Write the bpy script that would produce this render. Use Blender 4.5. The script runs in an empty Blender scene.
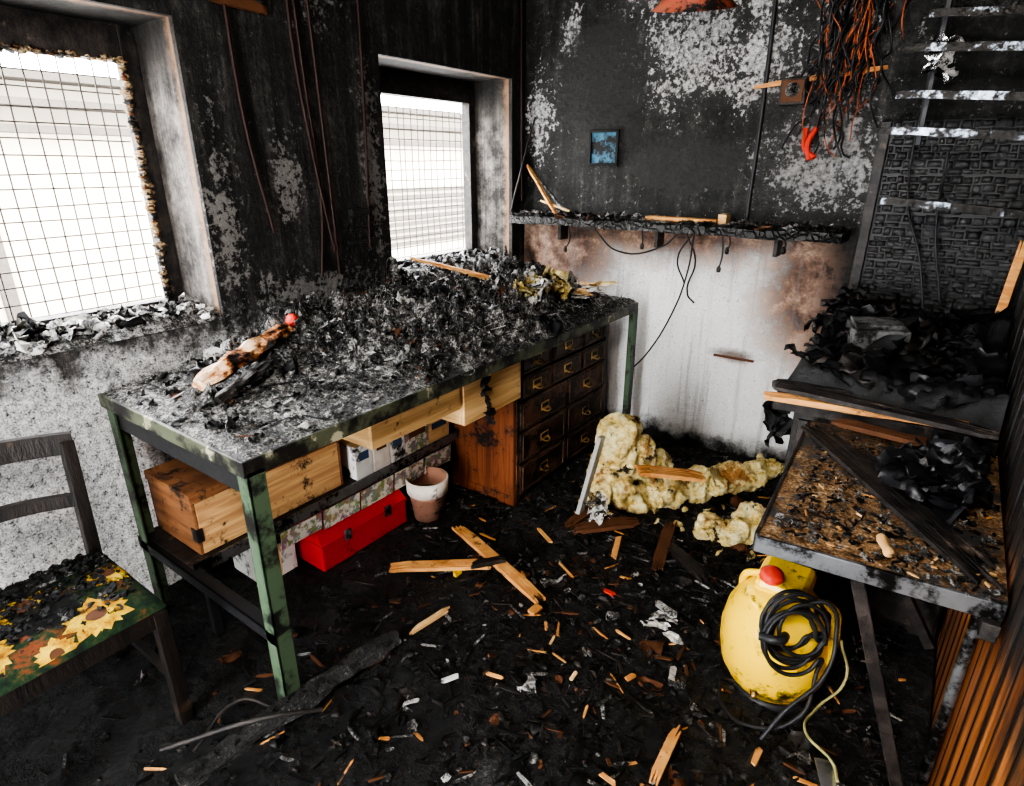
import bpy, bmesh, math, random
from mathutils import Vector, Matrix, noise, Euler
R=random.Random(11)
SC=bpy.context.scene
COL=SC.collection
try: SC.view_settings.look='AgX - High Contrast'
except Exception as e: print(e)
# ------------------------------------------------------------------ node helpers
class G:
    def __init__(s,name,rough=.8,metal=0.,spec=.3):
        s.m=bpy.data.materials.new(name); s.m.use_nodes=True
        s.t=s.m.node_tree; s.b=s.t.nodes['Principled BSDF']
        s.b.inputs['Roughness'].default_value=rough
        s.b.inputs['Metallic'].default_value=metal
        s.b.inputs['Specular IOR Level'].default_value=spec
        s.P=s.t.nodes.new('ShaderNodeNewGeometry').outputs['Position']
        sx=s.t.nodes.new('ShaderNodeSeparateXYZ'); s.t.links.new(s.P,sx.inputs[0])
        s.x,s.y,s.z=sx.outputs
    def put(s,inp,v):
        if isinstance(v,bpy.types.NodeSocket): s.t.links.new(v,inp)
        else:
            if isinstance(v,(tuple,list)) and len(v)==3 and inp.type=='RGBA': v=(*v,1)
            inp.default_value=v
    def mt(s,op,a,b=None,c=None,clamp=False):
        n=s.t.nodes.new('ShaderNodeMath'); n.operation=op; n.use_clamp=clamp
        for i,v in enumerate((a,b,c)):
            if v is not None: s.put(n.inputs[i],v)
        return n.outputs[0]
    def add(s,a,b): return s.mt('ADD',a,b)
    def mul(s,a,b): return s.mt('MULTIPLY',a,b)
    def sub(s,a,b): return s.mt('SUBTRACT',a,b)
    def vec(s,sx,sy,sz):
        n=s.t.nodes.new('ShaderNodeMapping'); s.t.links.new(s.P,n.inputs[0]); n.inputs['Scale'].default_value=(sx,sy,sz); return n.outputs[0]
    def warp(s,vec,scale,amt):
        n=s.t.nodes.new('ShaderNodeTexNoise'); s.t.links.new(vec,n.inputs['Vector']); n.inputs['Scale'].default_value=scale; n.inputs['Detail'].default_value=4
        a=s.t.nodes.new('ShaderNodeVectorMath'); a.operation='MULTIPLY_ADD'; s.t.links.new(n.outputs['Color'],a.inputs[0]); a.inputs[1].default_value=(amt,)*3; s.t.links.new(vec,a.inputs[2]); return a.outputs[0]
    def ns(s,scale,detail=5,rough=.6,vec=None,dist=0):
        n=s.t.nodes.new('ShaderNodeTexNoise'); s.t.links.new(vec or s.P,n.inputs['Vector'])
        n.inputs['Scale'].default_value=scale;n.inputs['Detail'].default_value=detail;n.inputs['Roughness'].default_value=rough;n.inputs['Distortion'].default_value=dist
        return n.outputs['Fac']
    def vo(s,scale,feature='DISTANCE_TO_EDGE',vec=None,col=False):
        n=s.t.nodes.new('ShaderNodeTexVoronoi'); n.feature=feature; s.t.links.new(vec or s.P,n.inputs['Vector']); n.inputs['Scale'].default_value=scale
        return n.outputs['Color'] if col else n.outputs['Distance']
    def st(s,v,lo,hi,a=0.,b=1.):
        n=s.t.nodes.new('ShaderNodeMapRange'); n.interpolation_type='SMOOTHSTEP'
        s.put(n.inputs['Value'],v);
        n.inputs['From Min'].default_value=lo;n.inputs['From Max'].default_value=hi;n.inputs['To Min'].default_value=a;n.inputs['To Max'].default_value=b
        return n.outputs[0]
    def mix(s,f,a,b):
        n=s.t.nodes.new('ShaderNodeMix'); n.data_type='RGBA'
        s.put(n.inputs[0],f); s.put(n.inputs[6],a); s.put(n.inputs[7],b); return n.outputs[2]
    def ramp(s,f,st):
        n=s.t.nodes.new('ShaderNodeValToRGB'); e=n.color_ramp.elements
        while len(e)<len(st): e.new(.5)
        for i,(p,c) in enumerate(st): e[i].position=p; e[i].color=(*c,1)
        s.put(n.inputs[0],f); return n.outputs[0]
    def ell(s,u,v,cu,cv,ru,rv):
        a=s.mul(s.sub(u,cu),1./ru); b=s.mul(s.sub(v,cv),1./rv)
        d=s.mt('SQRT',s.add(s.mul(a,a),s.mul(b,b)))
        return s.sub(1.,d)
    def ells(s,u,v,L,floor=-.4):
        m=None
        for e in L:
            q=s.mt('MAXIMUM',s.ell(u,v,*e),floor); m=q if m is None else s.mt('MAXIMUM',m,q)
        return m
    def col(s,c): s.put(s.b.inputs['Base Color'],c); return s
    def rough(s,v): s.put(s.b.inputs['Roughness'],v); return s
    def bump(s,h,strength=.5,dist=.01):
        n=s.t.nodes.new('ShaderNodeBump'); n.inputs['Strength'].default_value=strength; n.inputs['Distance'].default_value=dist
        s.put(n.inputs['Height'],h); s.t.links.new(n.outputs[0],s.b.inputs['Normal']); return s
def plain(name,c,rough=.6,metal=0.,var=.35,scale=20,soot=0.,spec=.3,bs=.2):
    g=G(name,rough,metal,spec); n=g.ns(scale,5,.6)
    d=tuple(k*(1-var) for k in c); l=tuple(min(1,k*(1+var)) for k in c)
    cc=g.mix(n,d,l)
    if soot>0:
        k=g.st(g.add(g.ns(9,6,.7),g.mul(g.ns(60,3,.6),.3)),.75-soot*.3,.9-soot*.3)
        cc=g.mix(k,cc,(.012,.011,.01))
    g.col(cc); g.bump(n,bs,.005); return g.m
# ------------------------------------------------------------------ materials
def m_backwall():
    g=G('soot_back_wall',.75); x,z=g.x,g.z
    n1=g.ns(2.2,5,.6); n2=g.ns(8,9,.75); n3=g.ns(42,7,.72); n4=g.ns(150,4,.7)
    stre=g.ns(1,6,.65,g.vec(14,14,1.1))
    dark=g.ramp(g.add(g.add(g.mul(n2,.35),g.mul(stre,.4)),g.mul(n3,.25)),[(.38,(.003,.003,.003)),(.50,(.013,.0125,.012)),(.56,(.036,.034,.032)),(.66,(.12,.11,.10))])
    light=g.ramp(g.add(g.mul(n3,.6),g.mul(n4,.4)),[(.40,(.035,.035,.035)),(.47,(.22,.215,.21)),(.60,(.60,.59,.58))])
    lowr=g.st(g.ells(x,z,[(1.62,1.58,.5,.48)],-1),.0,.3); light=g.mix(g.mul(lowr,.65),light,g.mix(n3,(.05,.05,.05),(.26,.25,.24)))
    m=g.ells(x,z,[(1.00,2.08,.40,.34),(1.30,2.0,.28,.28),(1.62,1.58,.34,.36),(1.62,2.10,.16,.22),(.10,1.75,.12,.32),(1.25,2.3,.25,.2),(.30,2.2,.10,.14),(.70,2.35,.2,.15)])
    pe=g.add(m,g.add(g.mul(g.sub(n2,.5),3.4),g.mul(g.sub(n3,.5),3.8)))
    k=g.st(pe,.50,.55)
    veil=g.st(g.add(m,g.mul(g.sub(n2,.5),1.2)),-.1,.9,0,.6)
    up=g.mix(veil,dark,g.mix(n3,(.02,.02,.02),(.16,.157,.153)))
    up=g.mix(k,up,light)
    fl=g.st(g.add(g.mul(g.ns(26,7,.8),.7),g.mul(n4,.3)),.575,.61); up=g.mix(g.mul(fl,.6),up,(.30,.29,.28))
    bp=g.st(g.add(g.ells(x,z,[(.98,1.55,.34,.18),(.50,1.95,.30,.42)],-1),g.mul(g.sub(n2,.5),1.4)),.1,.25)
    up=g.mix(g.mul(bp,.88),up,g.mix(n3,(.002,.002,.002),(.045,.043,.041)))
    wh=g.mix(n3,(.60,.59,.57),(.86,.85,.83))
    sp=g.st(g.add(n4,g.mul(n3,.5)),.84,.90); wh=g.mix(g.mul(sp,.6),wh,(.16,.15,.14))
    sc=g.st(g.add(g.ells(x,z,[(.24,1.10,.60,.44),(1.74,1.0,.42,.60),(.9,1.30,1.4,.32)],-1),g.mul(g.sub(n2,.5),1.)),-.05,.6)
    wh=g.mix(sc,wh,g.ramp(n2,[(.35,(.03,.016,.012)),(.5,(.20,.12,.085)),(.65,(.50,.35,.26))]))
    dr=g.st(g.ns(1,4,.6,g.vec(20,20,.8)),.53,.70); wh=g.mix(g.mul(dr,.45),wh,(.2,.18,.17))
    sm=g.st(g.add(g.ells(x,z,[(1.37,.60,.17,.05)],-1),g.mul(g.sub(n2,.5),1.2)),0,.8); wh=g.mix(g.mul(sm,.8),wh,(.08,.03,.014))
    side=g.st(g.add(x,g.mul(g.sub(n2,.5),.45)),1.68,1.82); wh=g.mix(side,wh,dark)
    foot=g.st(g.add(z,g.mul(g.sub(n2,.5),.3)),.16,.04); wh=g.mix(foot,wh,dark)
    lo=g.st(g.add(z,g.mul(g.sub(n2,.5),.06)),1.30,1.26)
    g.col(g.mix(lo,up,wh)); g.rough(g.mix(k,(.45,.45,.45),(.85,.85,.85)))
    g.bump(g.add(g.mul(k,.6),g.mul(n3,.9)),.9,.012); return g.m
def m_leftwall():
    g=G('soot_window_wall',.7); y,z=g.y,g.z
    n1=g.ns(2.2,5,.6); n2=g.ns(9,9,.75); n3=g.ns(42,7,.72); n4=g.ns(150,4,.7)
    stre=g.ns(1,7,.7,g.vec(18,18,1.0))
    dark=g.ramp(g.add(g.add(g.mul(n2,.3),g.mul(stre,.5)),g.mul(n3,.2)),[(.38,(.003,.003,.003)),(.5,(.017,.016,.015)),(.57,(.055,.05,.046)),(.68,(.20,.18,.165))])
    m=g.ells(y,z,[(1.53,1.50,.10,.24),(1.97,1.5,.10,.55),(1.24,1.35,.10,.5),(1.75,2.25,.2,.25),(1.3,2.35,.25,.2),(1.6,1.05,.6,.12)],-.5)
    k=g.st(g.add(m,g.add(g.mul(g.sub(n2,.5),3.2),g.mul(g.sub(n3,.5),4.0))),.58,.66)
    dark=g.mix(g.mul(k,.8),dark,g.mix(n4,(.06,.058,.055),(.36,.34,.32)))
    fl=g.st(g.add(g.mul(g.ns(24,7,.8),.7),g.mul(n4,.3)),.585,.62); dark=g.mix(g.mul(fl,.45),dark,(.30,.29,.28))
    lite=g.ramp(g.add(g.mul(n3,.5),g.mul(n4,.5)),[(.40,(.03,.03,.03)),(.455,(.36,.355,.35)),(.56,(.80,.79,.77))])
    lk=g.st(g.add(z,g.mul(g.sub(n2,.5),.6)),1.02,.84)
    c=g.mix(lk,dark,lite)
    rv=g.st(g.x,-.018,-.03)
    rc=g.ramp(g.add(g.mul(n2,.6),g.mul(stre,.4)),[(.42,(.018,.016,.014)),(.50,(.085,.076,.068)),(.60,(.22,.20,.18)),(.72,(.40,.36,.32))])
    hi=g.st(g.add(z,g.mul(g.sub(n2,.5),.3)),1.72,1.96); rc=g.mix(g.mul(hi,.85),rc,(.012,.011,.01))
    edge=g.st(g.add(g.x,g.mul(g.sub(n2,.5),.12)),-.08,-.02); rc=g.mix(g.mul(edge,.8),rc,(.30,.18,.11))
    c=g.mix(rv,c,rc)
    g.col(c); g.bump(g.add(n3,g.mul(k,.5)),.9,.012); return g.m
def m_char(name,bright=1.,gl=.45,sc=26,stretch=(1,1,1),bd=.015,wp=.9,ed=.22):
    g=G(name,gl,0,.6); v=g.warp(g.vec(*stretch),sc*.35,wp/sc)
    e=g.vo(sc,vec=v); c=g.st(e,.0,ed); n=g.ns(60,6,.7); big=g.ns(5,4,.6)
    hi=g.mix(g.st(big,.4,.65),(.016*bright,)*3,(.055*bright,)*3)
    g.col(g.mix(c,(.0015,.0015,.0015),g.mix(n,(.005*bright,.005*bright,.005*bright),hi)))
    g.bump(g.add(c,g.mul(n,.5)),1.,bd); return g.m
def m_burn(name,a=(.004,.004,.004),b=(.045,.035,.03),rough=.5,scale=(20,20,20),hl=(.14,.10,.075)):
    g=G(name,rough,0,.5); n=g.ns(1,7,.72,g.vec(*scale)); n2=g.ns(9,6,.7)
    c=g.mix(g.st(n,.35,.7),a,b); c=g.mix(g.st(n2,.60,.68),c,hl); g.col(c); g.bump(n,.8,.008); return g.m
def m_ash(name,lo=.30,hi=.62,ash=(.30,.29,.28),brown=True):
    g=G(name,.6,0,.5); n1=g.ns(5,6,.65); n2=g.ns(32,7,.72); n3=g.ns(130,5,.75)
    f=g.add(g.add(g.mul(n1,.2),g.mul(n2,.4)),g.mul(n3,.4))
    c=g.ramp(f,[(lo,(.003,.003,.003)),((lo+hi)/2-.02,(.014,.0135,.013)),((lo+hi)/2+.04,(.09,.087,.083)),(hi,ash)])
    if brown:
        k=g.st(g.ns(22,4,.6,g.vec(1,1.3,1)),.66,.72); c=g.mix(g.mul(k,.6),c,(.13,.065,.028))
    g.col(c); g.rough(g.mix(g.st(n2,.4,.6),(.25,.25,.25),(.9,.9,.9))); g.bump(g.add(n2,g.mul(n3,.8)),1.,.02); return g.m
def m_wood(name,a,b,scale=(3,3,40),soot=.4,rough=.6):
    g=G(name,rough); n=g.ns(1,5,.6,g.vec(*scale),1.); n2=g.ns(8,6,.7); n3=g.ns(60,3,.6)
    c=g.mix(g.st(n,.3,.7),a,b)
    k=g.st(g.add(n2,g.mul(n3,.25)),.88-soot*.42,.98-soot*.36)
    c=g.mix(k,c,(.012,.01,.009)); g.col(c); g.bump(g.add(n,g.mul(k,.5)),.4,.004); return g.m
def m_plank_wall():
    g=G('wall_cladding_wood',.45,0,.5); z=g.z; n=g.ns(1,5,.6,g.vec(30,30,2.)); n2=g.ns(6,7,.7,g.vec(1,1,.6)); 
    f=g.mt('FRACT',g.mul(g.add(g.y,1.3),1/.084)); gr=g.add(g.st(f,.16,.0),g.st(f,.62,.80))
    o=g.mix(g.st(n,.3,.7),(.13,.035,.010),(.46,.17,.05))
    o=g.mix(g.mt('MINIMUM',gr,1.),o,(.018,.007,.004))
    ch=g.mix(g.st(n,.35,.75),(.004,.004,.004),(.07,.048,.038))
    ch=g.mix(g.st(g.ns(1,6,.7,g.vec(40,40,4)),.63,.70),ch,(.30,.19,.12))
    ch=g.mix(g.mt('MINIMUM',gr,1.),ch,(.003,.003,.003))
    k=g.st(g.add(z,g.mul(g.sub(n2,.5),.6)),.62,.80)
    g.col(g.mix(k,o,ch)); g.bump(n,.6,.006); return g.m
def m_floor():
    g=G('burnt_floor',.5,0,.5); n0=g.ns(1.6,4,.6); n1=g.ns(7,7,.7); n2=g.ns(40,7,.72); n3=g.ns(150,4,.7)
    f=g.add(g.add(g.mul(n0,.25),g.mul(n1,.2)),g.add(g.mul(n2,.3),g.mul(n3,.25)))
    bias=g.st(g.add(g.x,g.mul(g.y,.5)),.8,2.6,-.04,.04)
    f=g.add(f,bias)
    c=g.ramp(f,[(.42,(.0012,.0012,.0013)),(.53,(.005,.005,.0052)),(.59,(.03,.029,.028)),(.67,(.22,.215,.21))])
    k=g.st(g.ns(26,3,.6),.66,.72); c=g.mix(g.mul(k,.5),c,(.10,.045,.02))
    g.col(c); g.rough(g.mix(g.st(n1,.42,.58),(.12,.12,.12),(.7,.7,.7))); g.bump(g.add(n2,g.mul(n3,.6)),1.,.016); return g.m
def m_cush():
    g=G('cushion_fabric',.85); n=g.ns(9,6,.7); e=g.ns(60,4,.65)
    c=g.ramp(g.add(g.mul(n,.7),g.mul(e,.3)),[(.40,(.004,.007,.005)),(.47,(.006,.022,.009)),(.53,(.018,.042,.014)),(.60,(.20,.05,.016)),(.68,(.04,.02,.01))])
    k=g.st(g.add(g.ns(7,6,.7),g.mul(g.sub(g.x,.42),-.45)),.44,.51); c=g.mix(k,c,(.005,.005,.005)); g.col(c); g.bump(e,.4,.005); return g.m
def m_petal():
    g=G('sunflower_print',.85); n=g.ns(22,6,.7)
    c=g.ramp(n,[(.36,(.25,.08,.01)),(.48,(.58,.34,.02)),(.62,(.76,.57,.07))])
    k=g.st(g.add(g.ns(7,6,.7),g.mul(g.sub(g.x,.42),-.45)),.44,.51); c=g.mix(k,c,(.008,.007,.005)); g.col(c); return g.m
def m_chip():
    g=G('burnt_chipboard',.65); n1=g.ns(4,6,.7); n2=g.ns(35,6,.7); n3=g.ns(120,4,.7)
    c=g.ramp(g.add(g.mul(n2,.5),g.mul(n3,.5)),[(.40,(.02,.012,.008)),(.47,(.13,.07,.03)),(.54,(.30,.18,.09)),(.62,(.58,.47,.32))])
    k=g.st(g.add(n1,g.mul(n2,.35)),.66,.74); c=g.mix(k,c,g.mix(n3,(.004,.004,.004),(.10,.10,.10))); g.col(c); g.bump(n2,.6,.006); return g.m
def m_paint(name,c,worn=(.10,.10,.09),soot=.3,rough=.5):
    g=G(name,rough); n=g.ns(12,7,.7); n2=g.ns(70,3,.6)
    cc=g.mix(g.ns(4,3,.5),tuple(k*.7 for k in c),c)
    cc=g.mix(g.st(g.add(n,g.mul(n2,.2)),.70,.76),cc,worn)
    cc=g.mix(g.st(g.ns(7,6,.7),.72-soot*.35,.80-soot*.3),cc,(.012,.011,.011)); g.col(cc); g.bump(n,.2,.003); return g.m
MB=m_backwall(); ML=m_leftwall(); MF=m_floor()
CHAR=m_char('charred_wood',1.2,.42,34,bd=.012,wp=1.6,ed=.14); CHARS=m_burn('charred_frame')
CHARP=m_burn('alligator_char',(.004,.004,.004),(.05,.05,.052),.30,(60,60,30),(.09,.09,.092))
ASHT=m_ash('bench_ash',.39,.56,(.62,.60,.57)); SILL=m_ash('sill_ash',.37,.55,(.66,.64,.61))
BLACK=plain('soot_black',(.009,.009,.009),.45); GREY=m_ash('ash_grey',.38,.56,(.50,.49,.47),False); LGREY=m_ash('ash_light',.34,.50,(.70,.68,.66),False)
WHITE=plain('scorched_paper',(.76,.74,.70),.7,soot=.35,scale=8); BROWN=plain('burnt_brown',(.11,.045,.02),.7)
ORW=m_wood('fresh_split_wood',(.46,.18,.05),(.78,.42,.15),(6,6,30),.4)
CREAM=m_wood('plywood_pale',(.52,.30,.12),(.78,.54,.26),(2,2,30),.35)
ORB=m_wood('dresser_side_wood',(.11,.03,.012),(.26,.085,.032),(30,30,2),.6)
BOXW=m_wood('box_wood',(.42,.22,.095),(.70,.44,.20),(4,2,35),.5)
BOXE=m_wood('box_end_wood',(.15,.06,.024),(.30,.135,.058),(3,3,30),.55)
GREEN=m_paint('green_enamel',(.085,.13,.078),soot=.6); EDGE=m_paint('worn_bench_edge',(.10,.11,.07),(.36,.34,.24),.8)
STEEL=plain('sooty_steel',(.22,.23,.24),.35,.7,soot=.55); SHINE=plain('scorched_steel',(.36,.41,.48),.28,.8,soot=.85,scale=40,bs=.8)
DSTEEL=plain('dark_steel',(.035,.035,.037),.45,.5); MESHM=plain('rusty_wire',(.045,.034,.028),.6)
RED=m_paint('red_enamel',(.55,.015,.02),(.2,.02,.02),.25,.35); REDP=plain('red_plastic',(.6,.05,.03),.4,soot=.15)
YEL=plain('yellow_enamel',(.90,.58,.012),.3,soot=.22,var=.12,bs=.05,scale=6,spec=.5)
RUB=plain('black_rubber',(.02,.02,.022),.4); BRASS=plain('brass',(.50,.33,.13),.35,.8,soot=.25)
TERRA=plain('terracotta',(.46,.24,.16),.8,soot=.2); POTW=plain('pot_glaze',(.72,.66,.58),.7,soot=.2)
g=G('polyurethane_foam',.9); nn=g.ns(22,8,.75); n0=g.ns(6,6,.7)
c=g.ramp(nn,[(.34,(.36,.21,.05)),(.45,(.78,.58,.20)),(.58,(.93,.83,.48))]); c=g.mix(g.st(n0,.53,.63),c,(.34,.16,.05)); c=g.mix(g.st(g.ns(9,6,.7),.57,.64),c,(.03,.022,.015)); g.col(c); g.bump(nn,1.,.03); FOAM=g.m
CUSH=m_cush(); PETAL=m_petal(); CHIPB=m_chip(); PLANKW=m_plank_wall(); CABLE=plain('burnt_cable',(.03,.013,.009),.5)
BLUE=plain('scorched_blue',(.06,.17,.25),.5,var=.8,scale=30,soot=.5); COPPER=plain('copper_wire',(.42,.11,.04),.5,soot=.4); RUST=plain('rusty_lamp_shade',(.36,.09,.045),.6,soot=.45)
FOIL=plain('aluminium_foil',(.75,.76,.78),.25,.9,soot=.3); CONC=plain('sooty_concrete',(.13,.13,.13),.9,soot=.45)
CLOTH=plain('charred_cloth',(.010,.010,.011),.6,spec=.35,scale=50,bs=.8,var=.7); PLAS=plain('melted_plastic_sheet',(.014,.014,.016),.38,spec=.5,scale=30,bs=.8,var=.6)
LAM=plain('outdoor_render',(.34,.30,.24),.9,var=.2,scale=2); SLAT=plain('outdoor_slat',(.05,.042,.034),.8); OUTG=plain('outdoor_paving',(.75,.74,.72),.9)
YINS=plain('insulation_remnant',(.40,.29,.17),.9,soot=.6,scale=60)
# ------------------------------------------------------------------ mesh helpers
def link(o): COL.objects.link(o); return o
def mesh(name,v,f,mats,idx=None,smooth=False):
    me=bpy.data.meshes.new(name); me.from_pydata([tuple(a) for a in v],[],f)
    for m in (mats if isinstance(mats,list) else [mats]): me.materials.append(m)
    if idx: me.polygons.foreach_set('material_index',idx)
    if smooth is True: me.polygons.foreach_set('use_smooth',[True]*len(f))
    elif smooth: me.polygons.foreach_set('use_smooth',smooth)
    me.update(); return link(bpy.data.objects.new(name,me))
BF=[(0,3,2,1),(4,5,6,7),(0,1,5,4),(1,2,6,5),(2,3,7,6),(3,0,4,7)]
def box(name,a,b,mat,bev=.003,rot=None,piv=None,jit=0,cuts=0):
    x0,y0,z0=a;x1,y1,z1=b
    bm=bmesh.new(); bmesh.ops.create_cube(bm,size=1)
    c=Vector(((x0+x1)/2,(y0+y1)/2,(z0+z1)/2)); 
    if cuts: bmesh.ops.subdivide_edges(bm,edges=bm.edges[:],cuts=cuts,use_grid_fill=True)
    for v in bm.verts: v.co=Vector((v.co.x*(x1-x0),v.co.y*(y1-y0),v.co.z*(z1-z0)))
    if jit:
        for v in bm.verts: v.co+=noise.noise_vector((v.co+c)*9)*jit
    me=bpy.data.meshes.new(name)
    if bev and not cuts: bmesh.ops.bevel(bm,geom=bm.edges[:],offset=bev,segments=2,affect='EDGES',profile=.5)
    bm.to_mesh(me); bm.free(); me.materials.append(mat)
    o=link(bpy.data.objects.new(name,me)); o.location=c
    if rot: o.rotation_euler=rot
    return o
def beam(name,p,q,w,h,mat,bev=.002,cuts=0,jit=0,roll=0):
    p=Vector(p);q=Vector(q);d=q-p;L=d.length
    o=box(name,(-L/2,-w/2,-h/2),(L/2,w/2,h/2),mat,bev,cuts=cuts,jit=jit)
    o.rotation_mode='QUATERNION'; X=d.normalized(); up=Vector((0,0,1)) if abs(X.z)<.95 else Vector((0,1,0))
    Y=up.cross(X).normalized(); Z=X.cross(Y)
    M=Matrix((X,Y,Z)).transposed(); o.rotation_quaternion=M.to_quaternion()@Matrix.Rotation(roll,3,'X').to_quaternion(); o.location=(p+q)/2; return o
def splinter(name,p,q,w,h,mat,seed=0,rag=.02):
    p=Vector(p);q=Vector(q);d=q-p;L=d.length;X=d.normalized();Y=Vector((0,0,1)).cross(X).normalized();Z=X.cross(Y)
    rr=random.Random(seed); NS=max(3,int(w/.008)); v=[];f=[]
    for s_ in range(NS):
        a0=-w/2+w*s_/NS; a1=-w/2+w*(s_+1)/NS
        t0=rr.uniform(-.3,1)*rag; t1=L-rr.uniform(-.3,1)*rag*1.5; hh=h*rr.uniform(.85,1.05); b=len(v); N=6
        for i in range(N+1):
            t=t0+(t1-t0)*i/N; c=p+X*t+Z*.003*noise.noise(Vector((t*9,seed,s_*.2))); k=1 if 0<i<N else .45
            v+=[c+Y*a0*1-Z*hh/2,c+Y*(a0+(a1-a0)*k)-Z*hh/2,c+Y*(a0+(a1-a0)*k)+Z*hh/2*k,c+Y*a0+Z*hh/2*k]
        for i in range(N):
            for k in range(4): f.append((b+i*4+k,b+i*4+(k+1)%4,b+i*4+4+(k+1)%4,b+i*4+4+k))
        f+=[(b,b+3,b+2,b+1),tuple(b+N*4+k for k in range(4))]
    return mesh(name,v,f,mat)
def tube(name,paths,r,mat,res=4,cyc=False,smooth=True):
    cu=bpy.data.curves.new(name,'CURVE'); cu.dimensions='3D'; cu.bevel_depth=r; cu.bevel_resolution=res; cu.resolution_u=6
    if not isinstance(paths[0][0],(tuple,list,Vector)): paths=[paths]
    for P in paths:
        s=cu.splines.new('BEZIER' if smooth and len(P)>2 else 'POLY')
        if s.type=='BEZIER':
            s.bezier_points.add(len(P)-1)
            for i,a in enumerate(P): s.bezier_points[i].co=a; s.bezier_points[i].handle_left_type=s.bezier_points[i].handle_right_type='AUTO'
        else:
            s.points.add(len(P)-1)
            for i,a in enumerate(P): s.points[i].co=(*a,1)
        s.use_cyclic_u=cyc
    cu.materials.append(mat); cu.use_fill_caps=True
    return link(bpy.data.objects.new(name,cu))
def lathe(name,prof,mat,loc=(0,0,0),rot=None,seg=40,mats=None,fidx=None):
    v=[];f=[];idx=[]
    for i in range(seg):
        a=2*math.pi*i/seg
        for r,z in prof: v.append((r*math.cos(a),r*math.sin(a),z))
    n=len(prof)
    for i in range(seg):
        j=(i+1)%seg
        for k in range(n-1): f.append((i*n+k,j*n+k,j*n+k+1,i*n+k+1)); idx.append(fidx[k] if fidx else 0)
    o=mesh(name,v,f,mats or mat,idx,True); o.location=loc
    if rot:o.rotation_euler=rot
    return o
def group(name,parts,c=None):
    e=bpy.data.objects.new(name,None); link(e); e.empty_display_size=.1
    if c is None: c=sum((Vector(p.location) for p in parts),Vector())/len(parts)
    e.location=c
    for p in parts: p.parent=e; p.matrix_parent_inverse=Matrix.Translation(-Vector(c))
    return e
def fbm(x,y,z=0,o=4): return noise.fractal(Vector((x,y,z)),.8,2.1,o)
def field(name,x0,x1,y0,y1,res,fn,mat,smooth=False):
    nx=int((x1-x0)/res)+1;ny=int((y1-y0)/res)+1;v=[];f=[]
    for j in range(ny+1):
        for i in range(nx+1):
            x=x0+(x1-x0)*i/nx;y=y0+(y1-y0)*j/ny; v.append((x,y,fn(x,y)))
    for j in range(ny):
        for i in range(nx): a=j*(nx+1)+i; f.append((a,a+1,a+nx+2,a+nx+1))
    return mesh(name,v,f,mat,smooth=smooth)
class Bits:
    def __init__(s,mats,xmax=9,ymax=9,xmin=-9): s.v=[];s.f=[];s.i=[];s.m=mats;s.s=[];s.xm=xmax;s.ym=ymax;s.xn=xmin
    def _p(s,p): s.v.append(Vector((max(s.xn,min(p.x,s.xm)),min(p.y,s.ym),p.z)))
    def shard(s,c,d,mi,tilt=.3,yaw=None):
        e=Euler((R.uniform(-tilt,tilt),R.uniform(-tilt,tilt),R.uniform(0,6.28) if yaw is None else yaw)).to_matrix(); b=len(s.v); c=Vector(c)
        pr=[(-.5,R.uniform(-.3,.1)),(-.38,-.5*R.uniform(.6,1)),(.4,-.5*R.uniform(.6,1.1)),(.5,R.uniform(-.1,.4)),(.35,.5*R.uniform(.6,1.1)),(-.42,.5*R.uniform(.6,1))]
        for z in (-.5,.5):
            for x,y in pr: s._p(c+e@Vector((x*d[0],y*d[1],z*d[2]*R.uniform(.6,1.2))))
        s.f.append(tuple(b+k for k in (5,4,3,2,1,0))); s.f.append(tuple(b+6+k for k in range(6)))
        for k in range(6): s.f.append((b+k,b+(k+1)%6,b+6+(k+1)%6,b+6+k))
        s.i+= [mi]*8; s.s+=[False]*8
    def crumple(s,c,sz,mi,amp=.35,tilt=.6,n=5,asp=1.):
        e=Euler((R.uniform(-tilt,tilt),R.uniform(-tilt,tilt),R.uniform(0,6.28))).to_matrix(); b=len(s.v); c=Vector(c); sd=R.uniform(0,99); cu=R.uniform(-1,1)*amp
        for j in range(n+1):
            for i in range(n+1):
                u=(i/n-.5);w=(j/n-.5)
                k=1-.45*(u*u+w*w)*2 ; q=Vector((u*2.3,w*2.3,sd)); nz=noise.noise(q)+.5*noise.noise(q*2.7)
                dx=.22*noise.noise(Vector((u*3,w*3,sd+7)));dy=.22*noise.noise(Vector((u*3,w*3,sd+17)))
                s._p(c+e@Vector(((u*k+dx)*sz,(w*k+dy)*sz*asp,(nz*amp+cu*(u*u*2))*sz)))
        for j in range(n):
            for i in range(n): a=b+j*(n+1)+i; s.f.append((a,a+1,a+n+2,a+n+1)); s.i.append(mi); s.s.append(True)
    def done(s,name): return mesh(name,s.v,s.f,s.m,s.i,s.s)
def clod_set(name,n,posf,rf,mats,wts):
    base=bmesh.new(); bmesh.ops.create_icosphere(base,subdivisions=2,radius=1); bv=[v.co.copy() for v in base.verts]; bf=[tuple(v.index for v in f.verts) for f in base.faces]; base.free()
    v=[];f=[];idx=[]
    for _ in range(n):
        p=posf()
        if p is None: continue
        p=Vector(p); r=rf(); sd=R.uniform(0,99); b=len(v); mi=R.choices(range(len(mats)),wts)[0]; S=Vector((R.uniform(.6,1.4),R.uniform(.6,1.2),R.uniform(.35,.7)))
        for q in bv:
            k=1+.7*noise.noise(q*1.6+Vector((sd,0,0)))+.3*noise.noise(q*4+Vector((0,sd,0))); w=q*k*r; w=Vector((w.x*S.x,w.y*S.y,w.z*S.z)); w=Matrix.Rotation(sd,3,'Z')@w; v.append(p+w)
        for q in bf: f.append(tuple(b+t for t in q)); idx.append(mi)
    return mesh(name,v,f,mats,idx,True)
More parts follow.
